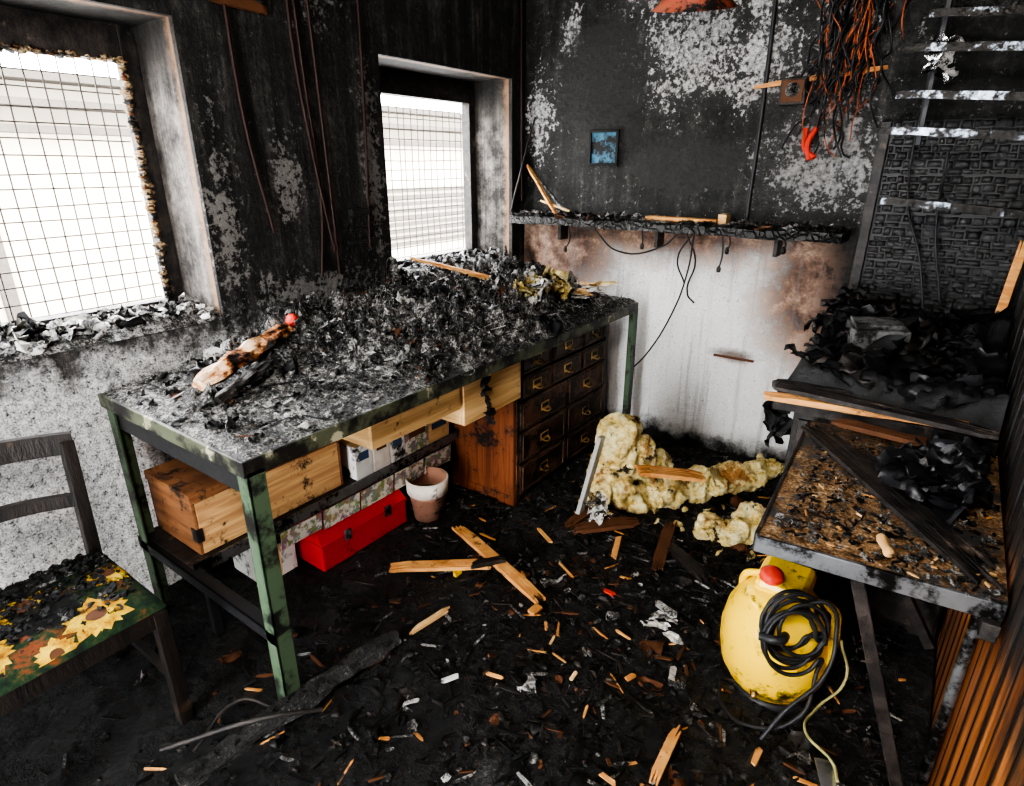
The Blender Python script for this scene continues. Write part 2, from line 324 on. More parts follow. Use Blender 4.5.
# ------------------------------------------------------------------ room
W=2.44; D=3.17; H=2.55; Y0=-1.3
def multi(name,boxes,mat):
    v=[];f=[]
    for a,b in boxes:
        k=len(v)
        for z in (a[2],b[2]): v+= [(a[0],a[1],z),(b[0],a[1],z),(b[0],b[1],z),(a[0],b[1],z)]
        f+=[tuple(k+i for i in q) for q in BF]
    return mesh(name,v,f,mat)
T=.34
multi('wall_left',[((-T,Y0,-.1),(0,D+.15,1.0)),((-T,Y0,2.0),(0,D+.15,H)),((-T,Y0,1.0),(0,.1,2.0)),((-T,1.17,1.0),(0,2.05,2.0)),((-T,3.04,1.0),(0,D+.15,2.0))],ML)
multi('wall_back',[((0,D,-.1),(W+.1,D+.15,H))],MB)
SOOTW=plain('sooty_plain_wall',(.05,.048,.046),.8)
multi('ceiling',[((-T,Y0-.1,H),(W+.1,D+.15,H+.1))],SOOTW)
multi('wall_front',[((-T,Y0-.1,-.1),(.9,Y0,H)),((1.8,Y0-.1,-.1),(W+.1,Y0,H)),((.9,Y0-.1,2.05),(1.8,Y0,H))],SOOTW)
pk=[];y=Y0
pk.append(((W+.014,Y0,-.1),(W+.1,D,H)))
while y<D-.01:
    o=R.uniform(-.004,.002); pk.append(((W-.006+o,y,0),(W+.018,min(y+.070,D),H))); y+=.084
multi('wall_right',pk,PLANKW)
def fh(x,y):
    b=.012+.014*(fbm(x*3,y*3,1)+.3)+.010*abs(fbm(x*14,y*14,5))+.006*noise.noise(Vector((x*45,y*45,2)))
    k=max(0,min(1,(x+y*.5-1.2)/1.5)); b+=k*.012*abs(noise.noise(Vector((x*22,y*22,9))))
    return max(.001,b)
multi('floor',[((-T,Y0,-.1),(W+.1,D+.15,0))],MF)
rubble=field('rubble_bed',.0,W-.012,-.3,D-.003,.012,fh,MF,True)
# ------------------------------------------------------------------ windows
def window(name,y0,y1,z0,z1):
    P=[];x=-.30;w=.055
    P.append(box('frame_left',(x-.03,y0,z0),(x+.03,y0+w,z1),CHARS)); P.append(box('frame_right',(x-.03,y1-w,z0),(x+.03,y1,z1),CHARS))
    P.append(box('frame_top',(x-.03,y0+w,z1-w-.06),(x+.03,y1-w,z1),CHARS)); P.append(box('frame_bottom',(x-.03,y0+w,z0),(x+.03,y1-w,z0+w),CHARS))
    L=[];s=.052;yy=y0+w;k=0
    while yy<y1-w+.01: L.append([(x-.045,yy,z0+w),(x-.045+R.uniform(-.01,.01),yy+R.uniform(-.006,.006),(z0+z1)/2),(x-.045,yy+.004,z1-w)]); yy+=s
    zz=z0+w
    while zz<z1-w: L.append([(x-.042,y0+w,zz),(x-.042+R.uniform(-.01,.01),(y0+y1)/2,zz+R.uniform(-.006,.006)),(x-.042,y1-w,zz+.003)]); zz+=s
    P.append(tube('wire_mesh',L,.0027,MESHM,1))
    return P
W1=window('w1',.1,1.17,1.0,2.0)
def fpos():
    if R.random()<.6:
        z=R.uniform(1.06,1.90); return (-.272,1.110+.008*noise.noise(Vector((z*9,0,0)))+R.uniform(-.006,.004),z)
    y=R.uniform(.3,1.12); return (-.272,y,1.885+.012*noise.noise(Vector((y*9,3,0)))+R.uniform(-.006,.006))
W1.append(clod_set('foam_remnants',420,fpos,lambda:R.uniform(.007,.016),[YINS,BROWN,CHARS],[6,1,1.5])); group('window_1',W1,(-.3,.6,1.5))
group('window_2',window('w2',2.05,3.04,1.0,2.0),(-.3,2.5,1.5))
multi('ground_outside',[((-14,-8,-.6),(-T-.02,14,-.5))],OUTG)
nb=[multi('facade',[((-7.2,-6,-.5),(-7,14,2.5))],LAM)]
for k in range(9): nb.append(box('shutter_slat',(-7.0,6.0,.0+k*.13),(-6.93,11.5,.07+k*.13),SLAT,0))
for k in range(3): nb.append(box('eave_beam',(-7.0,-5,1.9+k*.28),(-6.6,14,1.98+k*.28),SLAT,0))
for k in range(5): nb.append(box('facade_post',(-7.0,-3+k*2.6,-.5),(-6.92,-2.85+k*2.6,2.4),SLAT,0))
group('neighbouring_building',nb,(-7,3,2))
# ------------------------------------------------------------------ workbench
BX0,BX1,BY0,BY1,BZ=.05,.88,.69,2.99,.855
P=[]
P.append(box('top_board',(BX0,BY0+.005,BZ-.035),(BX1-.01,BY1,BZ),m_ash('bench_top',.40,.66,(.30,.29,.28))))
P.append(box('edge_rail_front',(BX1-.012,BY0,BZ-.045),(BX1,BY1,BZ+.004),EDGE))
P.append(box('edge_rail_end',(BX0,BY0-.008,BZ-.042),(BX1,BY0+.004,BZ+.004),EDGE))
def angle(name,x,y,z0,z1,sx,sy,mat,w=.05,t=.006):
    return [box(name+'_flange_a',(min(x,x+sx*w),min(y,y+sy*t),z0),(max(x,x+sx*w),max(y,y+sy*t),z1),mat,.001),
            box(name+'_flange_b',(min(x,x+sx*t),min(y,y+sy*w),z0),(max(x,x+sx*t),max(y,y+sy*w),z1),mat,.001)]
P+=angle('leg_1',BX1,BY0,0,BZ-.03,-1,1,GREEN); P+=angle('leg_2',BX0+.02,BY0,0,BZ-.03,1,1,GREEN)
P+=angle('leg_3',BX1,BY1,0,BZ-.03,-1,-1,GREEN); P+=angle('leg_4',BX0+.02,BY1,0,BZ-.03,1,-1,GREEN)
P.append(box('stretcher_end',(BX0,BY0,.27),(BX1,BY0+.006,.31),DSTEEL,.001)); P.append(box('stretcher_end_flange',(BX0,BY0,.304),(BX1,BY0+.04,.31),DSTEEL,.001))
P.append(box('apron_end',(BX0,BY0+.01,BZ-.11),(BX1-.03,BY0+.016,BZ-.05),DSTEEL,.001))
P.append(box('lower_shelf',(BX0,BY0+.02,.30),(.40,2.02,.318),CHARS)); P.append(box('lower_shelf_edge',(.395,BY0+.02,.285),(.405,2.02,.328),STEEL,.001))
P.append(box('shelf_post_1',(.36,.74,0),(.39,.77,.30),DSTEEL)); P.append(box('shelf_post_2',(.36,1.96,0),(.39,1.99,.30),DSTEEL))
def drawer(n,y0,y1,z0,z1,x0,x1,mat):
    return [box(n+'_front',(x1-.016,y0,z0),(x1,y1,z1),mat),box(n+'_side_a',(x0,y0,z0),(x1-.016,y0+.014,z1),mat),box(n+'_side_b',(x0,y1-.014,z0),(x1-.016,y1,z1),mat),box(n+'_bottom',(x0,y0,z0),(x1-.016,y1,z0+.01),mat),box(n+'_runner',(x0,y0-.02,z1),(x1-.02,y0+.02,z1+.02),mat)]
P+=drawer('drawer_1',1.16,1.60,.68,.78,.40,.80,CREAM); P+=drawer('drawer_2',1.62,2.0,.60,.78,.40,.80,CREAM)
b=Bits([CLOTH]);
for k in range(6): b.crumple((.815,1.73+k*.006,.76-k*.035),.07,0,.3,1.5,4)
P.append(b.done('melted_strip'))
group('workbench',P,(.45,1.8,.8))
def mound(x,y,cx,cy,rx,ry,h): return h*math.exp(-(((x-cx)/rx)**2+((y-cy)/ry)**2))
MO=[(.25,2.35,.30,.40,.15),(.45,1.75,.25,.35,.12),(.18,1.35,.18,.3,.12),(.3,2.75,.3,.25,.08),(.6,2.3,.2,.35,.06),(.68,1.9,.14,.3,.05),(.12,2.0,.16,.35,.12)]
def bh(x,y):
    e=min(1,max(0,(x-BX0)/.02),max(0,(BX1+.003-x)/.05),max(0,(y-BY0)/.04)); 
    h=sum(mound(x,y,*m) for m in MO); r=abs(fbm(x*8,y*8,3)); q=1-abs(noise.noise(Vector((x*17,y*17,6)))*2); q2=1-abs(noise.noise(Vector((x*36,y*36,16)))*2)
    g_=min(1,h*10)
    h=h*(.45+1.0*r)+.010+.012*abs(noise.noise(Vector((x*50,y*50,0))))+g_*(.045*max(0,q)**2+.022*max(0,q2)**2)
    return BZ+.001+e*h
DB=[field('ash_heap',BX0,BX1,BY0,BY1,.0065,bh,ASHT,True)]
b=Bits([BLACK,GREY,LGREY,BROWN,PLAS,WHITE],xmin=.01)
for i in range(2200):
    x=R.uniform(.07,.85);y=R.uniform(.72,2.94); hh=bh(x,y)-BZ
    if R.random()>.10+hh*7: continue
    z=hh+BZ; mi=R.choices(range(6),[2.5,8,3.4,.7,2.5,.25])[0]
    if R.random()<.75: b.crumple((x,y,z+.002),R.uniform(.012,.05) if R.random()<.88 else R.uniform(.07,.15),mi,.45,.8,7,R.uniform(.3,1))
    else: b.shard((x,y,z+.004),(R.uniform(.02,.14),R.uniform(.003,.010),R.uniform(.002,.005)),mi,.5)
DB.append(b.done('burnt_scraps'))
def pf():
    x=R.uniform(.07,.85);y=R.uniform(.71,2.94);hh=bh(x,y)-BZ
    if R.random()>.45+hh*5: return None
    return (x,y,hh+BZ+.001)
DB.append(clod_set('cinders',2000,pf,lambda:R.uniform(.003,.010) if R.random()<.92 else R.uniform(.014,.024),[BLACK,GREY,CLOTH,LGREY,BROWN],[3,7,2,2.2,.4]))
L=[]
for i in range(330):
    x=R.uniform(.1,.8);y=R.uniform(1.15,2.9);a=R.uniform(0,6.28);q=[];st_=R.uniform(.02,.045)
    for k in range(R.randint(3,8)):
        xx=max(.06,min(.9,x));yy=max(.7,min(2.95,y)); q.append((xx,yy,bh(xx,yy)+R.uniform(-.003,.022))); a+=R.uniform(-.6,.6); x+=st_*math.cos(a);y+=st_*math.sin(a)
    L.append(q)
DB.append(tube('melted_wires',L[:190],.0020,RUB,1)); DB.append(tube('ash_strands',L[190:],.0026,GREY,1))
group('bench_fire_debris',DB,(.45,1.8,.9))
P=[]
def log(name,p,q,r,mat,seg=18,n=22,taper=.35,hq=.7):
    p=Vector(p);q=Vector(q);d=(q-p);v=[];f=[];X=d.normalized();Y=Vector((0,0,1)).cross(X).normalized();Z=X.cross(Y)
    for i in range(n+1):
        t=i/n; rr=r*(taper+(1-taper)*math.sin(math.pi*min(1,.12+t*.8)))
        for k in range(seg):
            a=2*math.pi*k/seg; c=p+d*t; k2=rr*(1+.7*noise.noise(Vector((t*5,math.cos(a)*1.4,math.sin(a)*1.4+p.x*7)))+.25*noise.noise(Vector((t*14,math.cos(a)*5,math.sin(a)*5))))
            v.append(c+Y*math.cos(a)*k2+Z*math.sin(a)*k2*hq)
    for i in range(n):
        for k in range(seg): f.append((i*seg+k,i*seg+(k+1)%seg,(i+1)*seg+(k+1)%seg,(i+1)*seg+k))
    f.append(tuple(range(seg))[::-1]); f.append(tuple(n*seg+k for k in range(seg)))
    return mesh(name,v,f,mat)
g=G('half_burnt_timber',.7); nn=g.ns(9,7,.72); n3=g.ns(1,5,.6,g.vec(50,10,50))
c=g.ramp(nn,[(.42,(.012,.01,.009)),(.47,(.30,.10,.03)),(.52,(.70,.42,.22)),(.66,(.85,.74,.62))]); g.col(c); g.bump(n3,.7,.006); TIMB=g.m
P.append(log('timber_body',(.40,.84,.915),(.28,1.25,.995),.042,TIMB)); P.append(log('timber_fork',(.50,.84,.89),(.42,1.08,.935),.024,CHARS))
P.append(lathe('red_cap',[(0,0),(.020,.0),(.024,.01),(.024,.03),(.018,.036),(0,.036)],REDP,(.26,1.30,1.0),(.9,.3,0)))
group('burnt_timber_piece',P)
group('split_wood_strips',[splinter('strip_a',(.18,2.0,1.15),(.52,2.47,.98),.05,.014,ORW,3),splinter('strip_b',(.30,2.20,1.07),(.62,2.40,.975),.025,.010,CREAM,5)])
b=Bits([WHITE,CREAM,FOAM])
for i in range(24): b.crumple((.58+R.uniform(-.08,.08),2.40+R.uniform(-.14,.16),.985+R.uniform(-.01,.05)),R.uniform(.10,.19),R.choice([0,2,2]),.35,.6,6)
for i in range(9): b.crumple((.72+R.uniform(-.05,.06),2.62+i*.03,.93+i*.005),R.uniform(.12,.18),R.choice([1,2,0]),.1,.15,5,.6)
b.done('scorched_paper_stack')
def sh(x,y):
    e=min(1,max(0,-(x+.001)/.04)); return 1.002+e*(.02+.05*abs(fbm(x*9,y*6,7)))
b=Bits([WHITE,LGREY,GREY,BLACK,CREAM],xmax=-.005,xmin=-.26)
for i in range(200):
    x=R.uniform(-.24,-.02);y=R.uniform(.2,1.14); b.crumple((x,y,sh(x,y)+.01),R.uniform(.03,.12),R.choice([0,1,1,2,2,3]),.3,.5,5,R.uniform(.4,1))
for i in range(90):
    x=R.uniform(-.24,-.02);y=R.uniform(2.1,3.0); b.crumple((x,y,sh(x,y)+.01),R.uniform(.03,.08),R.choice([1,2,3,3]),.35,.6,5)
group('sill_debris',[field('ash_layer_a',-.27,.0,.12,1.165,.010,sh,SILL,True),field('ash_layer_b',-.27,.0,2.06,3.035,.010,sh,ASHT,True),b.done('scraps')],(-.13,1.5,1.02))
# ------------------------------------------------------------------ under bench
P=[];a=(.06,.76,.32);c=(.36,1.36,.55)
P.append(box('front_panel',(c[0]-.012,a[1]+.012,a[2]),(c[0],c[1]-.012,c[2]-.035),BOXW)); P.append(box('end_panel_a',(a[0],a[1],a[2]),(c[0],a[1]+.012,c[2]-.035),BOXE)); P.append(box('end_panel_b',(a[0],c[1]-.012,a[2]),(c[0],c[1],c[2]-.035),BOXE))
P.append(box('back_panel',(a[0],a[1]+.012,a[2]),(a[0]+.012,c[1]-.012,c[2]-.035),BOXW)); P.append(box('lid_top',(a[0]-.004,a[1]-.004,c[2]-.033),(c[0]+.004,c[1]+.004,c[2]),BOXE)); P.append(box('bottom',(a[0]+.01,a[1]+.01,a[2]),(c[0]-.01,c[1]-.01,a[2]+.01),BOXE))
P.append(box('corner_bracket',(c[0]-.03,a[1]-.003,a[2]+.05),(c[0]+.003,a[1]+.02,a[2]+.1),DSTEEL,.001))
group('wooden_storage_box',P)
g=G('leaflet_print',.6); n=g.vo(34,'F1',col=True); g.col(g.mix(g.st(g.ns(22,5,.7),.45,.52),(.66,.62,.54),g.mix(.18,(.20,.16,.09),n))); PRN=g.m
INK=plain('label_ink',(.04,.07,.13),.6)
P=[]
for i,(ya,yb,h,m) in enumerate(((1.41,1.50,.15,WHITE),(1.505,1.60,.17,POTW),(1.605,1.69,.13,WHITE),(1.695,1.84,.14,PRN),(1.845,1.985,.12,CREAM))):
    P.append(box('carton_%d'%i,(.12,ya,.319),(.385,yb,.319+h),m,.003)); P.append(box('carton_%d_label'%i,(.385,ya+.02,.319+h*.55),(.3865,yb-.02,.319+h*.8),INK if i%2==0 else BROWN,0)); P.append(box('carton_%d_flap'%i,(.14,ya+.004,.319+h),(.384,yb-.004,.322+h),CREAM,.001,rot=(0,.02,0)))
group('stacked_cartons',P)
P=[box('leaflet_%d'%i,(.408,1.02+i*.19,.21+R.uniform(-.02,.01)),(.412,1.20+i*.19,.286),PRN,.0005,rot=(0,.12,0)) for i in range(5)]
group('hanging_leaflets',P)
group('cardboard_carton',[box('body',(.10,.98,0.02),(.30,1.14,.17),WHITE,.004),box('flap',(.10,.98,.17),(.20,1.14,.175),WHITE,.001,rot=(0,-.15,0)),box('tape',(.30,1.04,.03),(.301,1.07,.17),CREAM,0)])
P=[];x0,x1,y0,y1=.22,.43,1.17,1.63
P.append(box('body',(x0,y0,.025),(x1,y1,.145),RED,.008)); P.append(box('lower_tray_lip',(x0-.004,y0-.004,.135),(x1+.004,y1+.004,.15),RED,.003))
v=[(x0,y0,.15),(x1,y0,.15),(x1,y1,.15),(x0,y1,.15),(x0+.05,y0+.01,.205),(x1-.05,y0+.01,.205),(x1-.05,y1-.01,.205),(x0+.05,y1-.01,.205)]
P.append(mesh('lid',v,BF,RED)); P.append(tube('handle',[(.31,1.30,.20),(.31,1.31,.235),(.31,1.34,.245),(.31,1.46,.245),(.31,1.49,.235),(.31,1.50,.20)],.007,RUB))
for yy in (1.28,1.50): P.append(box('latch',(x1,yy,.115),(x1+.007,yy+.035,.165),STEEL,.002))
group('metal_toolbox',P)
group('plant_pot',[lathe('pot',[(.0,.02),(.058,.02),(.06,.0),(.064,.0),(.085,.145),(.094,.147),(.098,.215),(.09,.218),(.086,.15),(.07,.05),(0,.05)],None,(.47,1.73,.01),mats=[TERRA,POTW],fidx=[0,0,0,0,0,1,1,0,0,0]),
  lathe('soil',[(0,.13),(.04,.135),(.083,.13)],BROWN,(.47,1.73,.01))])
P=[];x0,x1,y0,y1,hz=.22,.74,2.03,2.93,.80
P.append(box('side_panel_a',(x0,y0,.0),(x1,y0+.02,hz),ORB)); P.append(box('side_panel_b',(x0,y1-.02,.0),(x1,y1,hz),ORB)); P.append(box('back',(x0,y0+.02,.02),(x0+.01,y1-.02,hz-.02),ORB))
P.append(box('top',(x0,y0+.02,hz-.02),(x1,y1-.02,hz),ORB)); P.append(box('plinth',(x0+.02,y0+.02,0),(x1-.02,y1-.02,.05),CHARS))
P.append(box('side_rail_top',(x0,y0-.006,hz-.07),(x1,y0,hz),ORB)); P.append(box('side_stile',(x1-.05,y0-.006,0),(x1,y0,hz-.07),ORB)); P.append(box('side_rail_bottom',(x0,y0-.006,0),(x1-.05,y0,.07),ORB))
DRF=m_wood('charred_drawer_front',(.022,.014,.011),(.15,.072,.042),(40,3,3),.8,.4); DRM=m_burn('drawer_moulding',(.012,.009,.007),(.17,.095,.055))
def dr(i,ya,yb,za,zb):
    P.append(box('drawer_%d'%i,(x1-.03,ya,za),(x1+.008,yb,zb),DRF,.004)); ym=(ya+yb)/2;zm=(za+zb)/2
    for a,bb in(((ya+.015,za+.012),(yb-.015,za+.018)),((ya+.015,zb-.018),(yb-.015,zb-.012)),((ya+.015,za+.018),(ya+.021,zb-.018)),((yb-.021,za+.018),(yb-.015,zb-.018))):
        P.append(box('drawer_%d_moulding'%i,(x1+.008,a[0],a[1]),(x1+.013,bb[0],bb[1]),DRM,.001))
    P.append(box('drawer_%d_plate'%i,(x1+.008,ym-.035,zm-.02),(x1+.011,ym+.035,zm+.022),BRASS,.001)); P.append(box('drawer_%d_label'%i,(x1+.011,ym-.026,zm-.004),(x1+.0125,ym+.026,zm+.016),BLACK,0))
    P.append(tube('drawer_%d_pull'%i,[(x1+.01,ym-.028,zm-.008),(x1+.03,ym-.015,zm-.018),(x1+.03,ym+.015,zm-.018),(x1+.01,ym+.028,zm-.008)],.004,BRASS))
ys=[y0+.04,y0+.31,y0+.60,y1-.04]
n=0
for za,zb in ((.665,.775),(.545,.655)):
    for k in range(3): n+=1; dr(n,ys[k]+.006,ys[k+1]-.006,za,zb)
for za,zb in ((.39,.535),(.225,.38),(.06,.215)):
    n+=1; dr(n,ys[0]+.006,(ys[1]+ys[2])/2-.006,za,zb); n+=1; dr(n,(ys[1]+ys[2])/2+.006,ys[3]-.006,za,zb)
P.append(box('front_carcass',(x1-.035,y0+.02,.05),(x1-.03,y1-.02,hz-.02),CHARS,0)); P.append(box('front_stile_a',(x1-.03,y0+.02,.0),(x1+.004,y0+.042,hz),DRF)); P.append(box('front_stile_b',(x1-.03,y1-.04,.0),(x1+.004,y1,hz),DRF))
group('chest_of_drawers',P)
# ------------------------------------------------------------------ chair
P=[];cx0,cx1,cy0,cy1=.25,.67,.06,.52
CW=m_burn('scorched_chair_wood',(.003,.003,.003),(.024,.016,.012),.45,(30,30,8),(.06,.035,.022))
for n,(x,y) in enumerate(((cx1-.02,cy1-.02),(cx1-.02,cy0+.02))): P.append(beam('front_leg_%d'%(n+1),(x,y,.0),(x,y,.42),.036,.036,CW))
for n,y in enumerate((cy0+.02,cy1-.02)):
    P.append(beam('rear_leg_%d'%(n+1),(cx0-.03,y,0),(cx0+.01,y,.42),.036,.034,CW)); P.append(beam('back_post_%d'%(n+1),(cx0+.01,y,.42),(cx0-.03,y+.02*(n*2-1),.80),.032,.034,CW))
def brail(nm,xo,z,h,e=0):
    v=[];f=[];N=14
    for i in range(N+1):
        t=i/N;y=cy0+.02-e+(cy1-cy0-.04+2*e)*t; xx=xo-.045*math.sin(math.pi*t); zz=z+.02*math.sin(math.pi*t)
        v+=[(xx-.011,y,zz-h/2),(xx+.011,y,zz-h/2),(xx+.011,y,zz+h/2),(xx-.011,y,zz+h/2)]
    for i in range(N):
        for k in range(4): f.append((i*4+k,i*4+(k+1)%4,i*4+4+(k+1)%4,i*4+4+k))
    f+= [(0,3,2,1),tuple(N*4+k for k in range(4))]
    return mesh(nm,v,f,CW)
P+= [brail('top_rail',cx0-.03,.79,.065,.035),brail('mid_rail',cx0-.01,.62,.04,.01)]
P.append(box('seat_rail_front',(cx1-.035,cy0+.01,.375),(cx1-.005,cy1-.01,.43),CW)); P.append(box('seat_rail_side_a',(cx0,cy0+.005,.375),(cx1-.03,cy0+.03,.43),CW)); P.append(box('seat_rail_side_b',(cx0,cy1-.03,.375),(cx1-.03,cy1-.005,.43),CW)); P.append(box('seat_rail_back',(cx0-.01,cy0+.03,.375),(cx0+.02,cy1-.03,.43),CW))
P.append(beam('side_stretcher_a',(cx0-.02,cy1-.02,.18),(cx1-.02,cy1-.02,.18),.02,.025,CW)); P.append(beam('side_stretcher_b',(cx0-.02,cy0+.02,.18),(cx1-.02,cy0+.02,.18),.02,.025,CW))
def cf(x,y):
    u=(x-cx0)/(cx1-cx0)*2-1;w=(y-cy0)/(cy1-cy0)*2-1; e=(1-min(1,abs(u))**6)*(1-min(1,abs(w))**6); return .432+.035*max(0,e)**.5+.008*noise.noise(Vector((x*12,y*12,0)))*e
P.append(field('seat_cushion',cx0,cx1,cy0,cy1,.012,cf,CUSH,True))
v=[];f=[];idx=[]
def inside(x,y): return (max(cx0+.006,min(cx1-.006,x)),max(cy0+.006,min(cy1-.006,y)))
for (fx,fy,fr) in ((.56,.15,.085),(.60,.38,.08),(.42,.28,.08),(.44,.47,.065),(.38,.10,.07),(.66,.27,.05)):
    npt=13
    for layer in (0,1):
        for k in range(npt):
            a=2*math.pi*(k+.5*layer)/npt+fx*9+R.uniform(-.08,.08); L_=fr*R.uniform(.8,1.1)*(1-.15*layer); b_=len(v); wd=.22*L_
            for t,w_ in ((.25,.5),(.5,1),(.75,.75),(1.,.0)):
                for sgn in ((-1,1) if w_>0 else (0,)):
                    px=fx+math.cos(a)*L_*t-math.sin(a)*wd*w_*sgn; py=fy+math.sin(a)*L_*t+math.cos(a)*wd*w_*sgn; px,py=inside(px,py); v.append((px,py,cf(px,py)+.0015+.0006*layer))
            f+=[(b_,b_+1,b_+3,b_+2),(b_+2,b_+3,b_+5,b_+4),(b_+4,b_+5,b_+6)]; idx+=[0,0,0]
    b_=len(v)
    for k in range(14):
        a=2*math.pi*k/14; px,py=inside(fx+math.cos(a)*fr*.3,fy+math.sin(a)*fr*.3); v.append((px,py,cf(px,py)+.0035))
    f.append(tuple(b_+k for k in range(14))); idx.append(1)
P.append(mesh('sunflower_pattern',v,f,[PETAL,BROWN],idx))
b=Bits([BLACK,GREY,CLOTH])
for i in range(420):
    y=R.uniform(.08,.5); x=R.triangular(.27,.64,.3); b.crumple((x,y,cf(x,y)+.004),R.uniform(.010,.035),R.choice([0,0,0,2,1]),.3,.3,3)
P.append(b.done('ash_flakes'))
group('dining_chair',P,(.45,.3,.45))
# ------------------------------------------------------------------ back wall things
P=[box('board',(.05,2.94,1.235),(1.80,3.165,1.275),CHAR,0,cuts=18,jit=.008)]
b=Bits([CHARS,BLACK,GREY,BROWN,LGREY],ymax=3.165)
for i in range(480):
    x=R.uniform(.06,1.78);y=R.uniform(2.945,3.12)
    if R.random()<.5:b.shard((x,y,1.283),(R.uniform(.02,.14),R.uniform(.006,.015),R.uniform(.004,.012)),R.choice([0,1,2,0,3]),.3)
    else:b.crumple((x,y,1.287),R.uniform(.02,.07),R.choice([0,1,1,2,4]),.4,.5,4)
P.append(b.done('shelf_scraps'))
for x in (.3,.9,1.5): P.append(box('bracket',(x,3.08,1.14),(x+.02,3.165,1.235),CHARS))
group('mounted_shelf',P,(.9,3.05,1.25))
box('trim_ledge',(1.26,D-.018,.585),(1.47,D,.595),BROWN,.002)
group('carton_lid',[box('panel',(.88,2.99,1.285),(1.24,3.06,1.305),ORW,.003,rot=(0,.01,.05)),box('end',(1.25,2.99,1.282),(1.29,3.06,1.33),CREAM,.003)])
group('leaning_slats',[splinter('slat_a',(.32,3.02,1.29),(.06,3.10,1.56),.022,.012,ORW,1),splinter('slat_b',(.38,3.03,1.30),(.12,3.11,1.50),.018,.01,GREY,2),splinter('slat_c',(.40,3.03,1.31),(.16,3.08,1.36),.02,.01,CREAM,3),splinter('slat_d',(.02,3.0,1.30),(.10,3.12,1.80),.014,.01,CHARS,4)])
P=[];hk=[]
for x,L in ((.42,.13),(.86,.08),(1.28,.16),(1.31,.07),(1.56,.05)):
    hk.append([(x,3.0,1.235),(x+.01,3.0,1.235-L*.6),(x+R.uniform(-.02,.02),2.995,1.235-L)])
P.append(tube('hooks',hk,.004,DSTEEL,2)); 
for h in hk: P.append(lathe('tip',[(0,-.02),(.010,-.015),(.012,.0),(.005,.015),(0,.016)],CHARS,h[-1],seg=10))
group('hanging_tools',P)
tube('hanging_cable',[[(1.14,3.0,1.23),(1.12,3.02,1.05),(1.04,3.06,.80),(.92,3.02,.55),(.84,2.98,.45)],[(1.10,3.0,1.235),(1.15,3.03,1.1),(1.12,3.05,.92),(1.16,3.05,.88)],[(.60,2.97,1.23),(.72,3.0,1.12),(.98,3.0,1.16),(1.05,3.0,1.22)],[(1.13,3.0,1.23),(1.06,3.02,1.1),(1.10,3.04,.98)]],.0045,RUB,3)
P=[box('frame_top',(.44,D-.02,1.715),(.62,D,1.73),BLACK),box('frame_bottom',(.44,D-.02,1.545),(.62,D,1.56),BLACK),box('frame_left',(.44,D-.02,1.56),(.455,D,1.715),BLACK),box('frame_right',(.605,D-.02,1.56),(.62,D,1.715),BLACK),box('picture',(.455,D-.008,1.56),(.605,D,1.715),BLUE,0)]
group('small_framed_picture',P)
P=[box('housing',(1.42,D-.06,1.80),(1.53,D,1.91),CHARS,.006),box('cover',(1.43,D-.068,1.81),(1.52,D-.06,1.90),BROWN,.004),lathe('dial',[(0,.01),(.026,.01),(.03,0)],GREY,(1.475,D-.068,1.86),(math.pi/2,0,0))]
group('junction_box',P)
tube('electrical_conduit',[[(1.33,D-.02,2.54),(1.345,D-.02,1.9),(1.34,D-.02,1.29)]],.010,DSTEEL)
splinter('wooden_batten',(1.30,D-.02,1.885),(1.82,D-.02,1.925),.03,.02,ORW,7)
L=[]
for i in range(80):
    x=1.68+R.gauss(0,.06); z=R.uniform(1.95,2.5); q=[(x,D-R.uniform(.01,.06),z)]; 
    for k in range(R.randint(3,6)): z-=R.uniform(.04,.13); x+=R.uniform(-.055,.045); q.append((x,D-R.uniform(.015,.12),max(z,1.58)))
    L.append(q)
group('wire_bundle',[tube('black_wires',L[:52],.0040,RUB,2),tube('copper_wires',L[52:],.0024,COPPER,2),tube('red_conduit',[[(1.60,D-.08,1.70),(1.58,D-.1,1.64),(1.60,D-.12,1.57)],[(1.56,D-.08,1.70),(1.57,D-.1,1.62),(1.62,D-.12,1.58)]],.011,REDP)],(1.66,D-.05,2))
tube('burnt_cables',[[(.015,1.62,2.54),(.015,1.64,1.9),(.015,1.66,1.4),(.02,1.62,1.1)],[(.015,1.68,2.54),(.02,1.70,1.8),(.015,1.72,1.1)],[(.015,1.35,2.2),(.02,1.36,1.7),(.02,1.42,1.3)],[(.02,1.95,2.54),(.02,1.93,1.8),(.02,1.90,1.2)],[(.02,3.10,2.5),(.03,3.09,1.9),(.03,3.1,1.35)],[(.02,1.64,2.54),(.02,1.60,2.1),(.02,1.64,1.6),(.02,1.70,1.2)]],.006,CABLE,3)
group('hanging_hand_tools',[box('hammer_head',(.01,1.80,1.34),(.04,1.90,1.37),DSTEEL),box('saw_blade',(.01,1.78,1.22),(.02,1.96,1.235),DSTEEL),box('saw_blade_b',(.01,1.80,1.28),(.02,1.97,1.292),DSTEEL)])
P=[lathe('shade',[(.03,.12),(.05,.11),(.17,.0),(.165,.0),(.045,.10),(.03,.105)],RUST,(1.13,2.75,2.15),(.25,.1,0)),tube('cord',[(1.13,2.75,2.26),(1.13,2.75,2.55)],.006,RUB)]
group('ceiling_lamp',P)
splinter('wooden_peg_rail',(.02,1.28,2.08),(.02,1.50,2.07),.02,.035,BROWN,9)
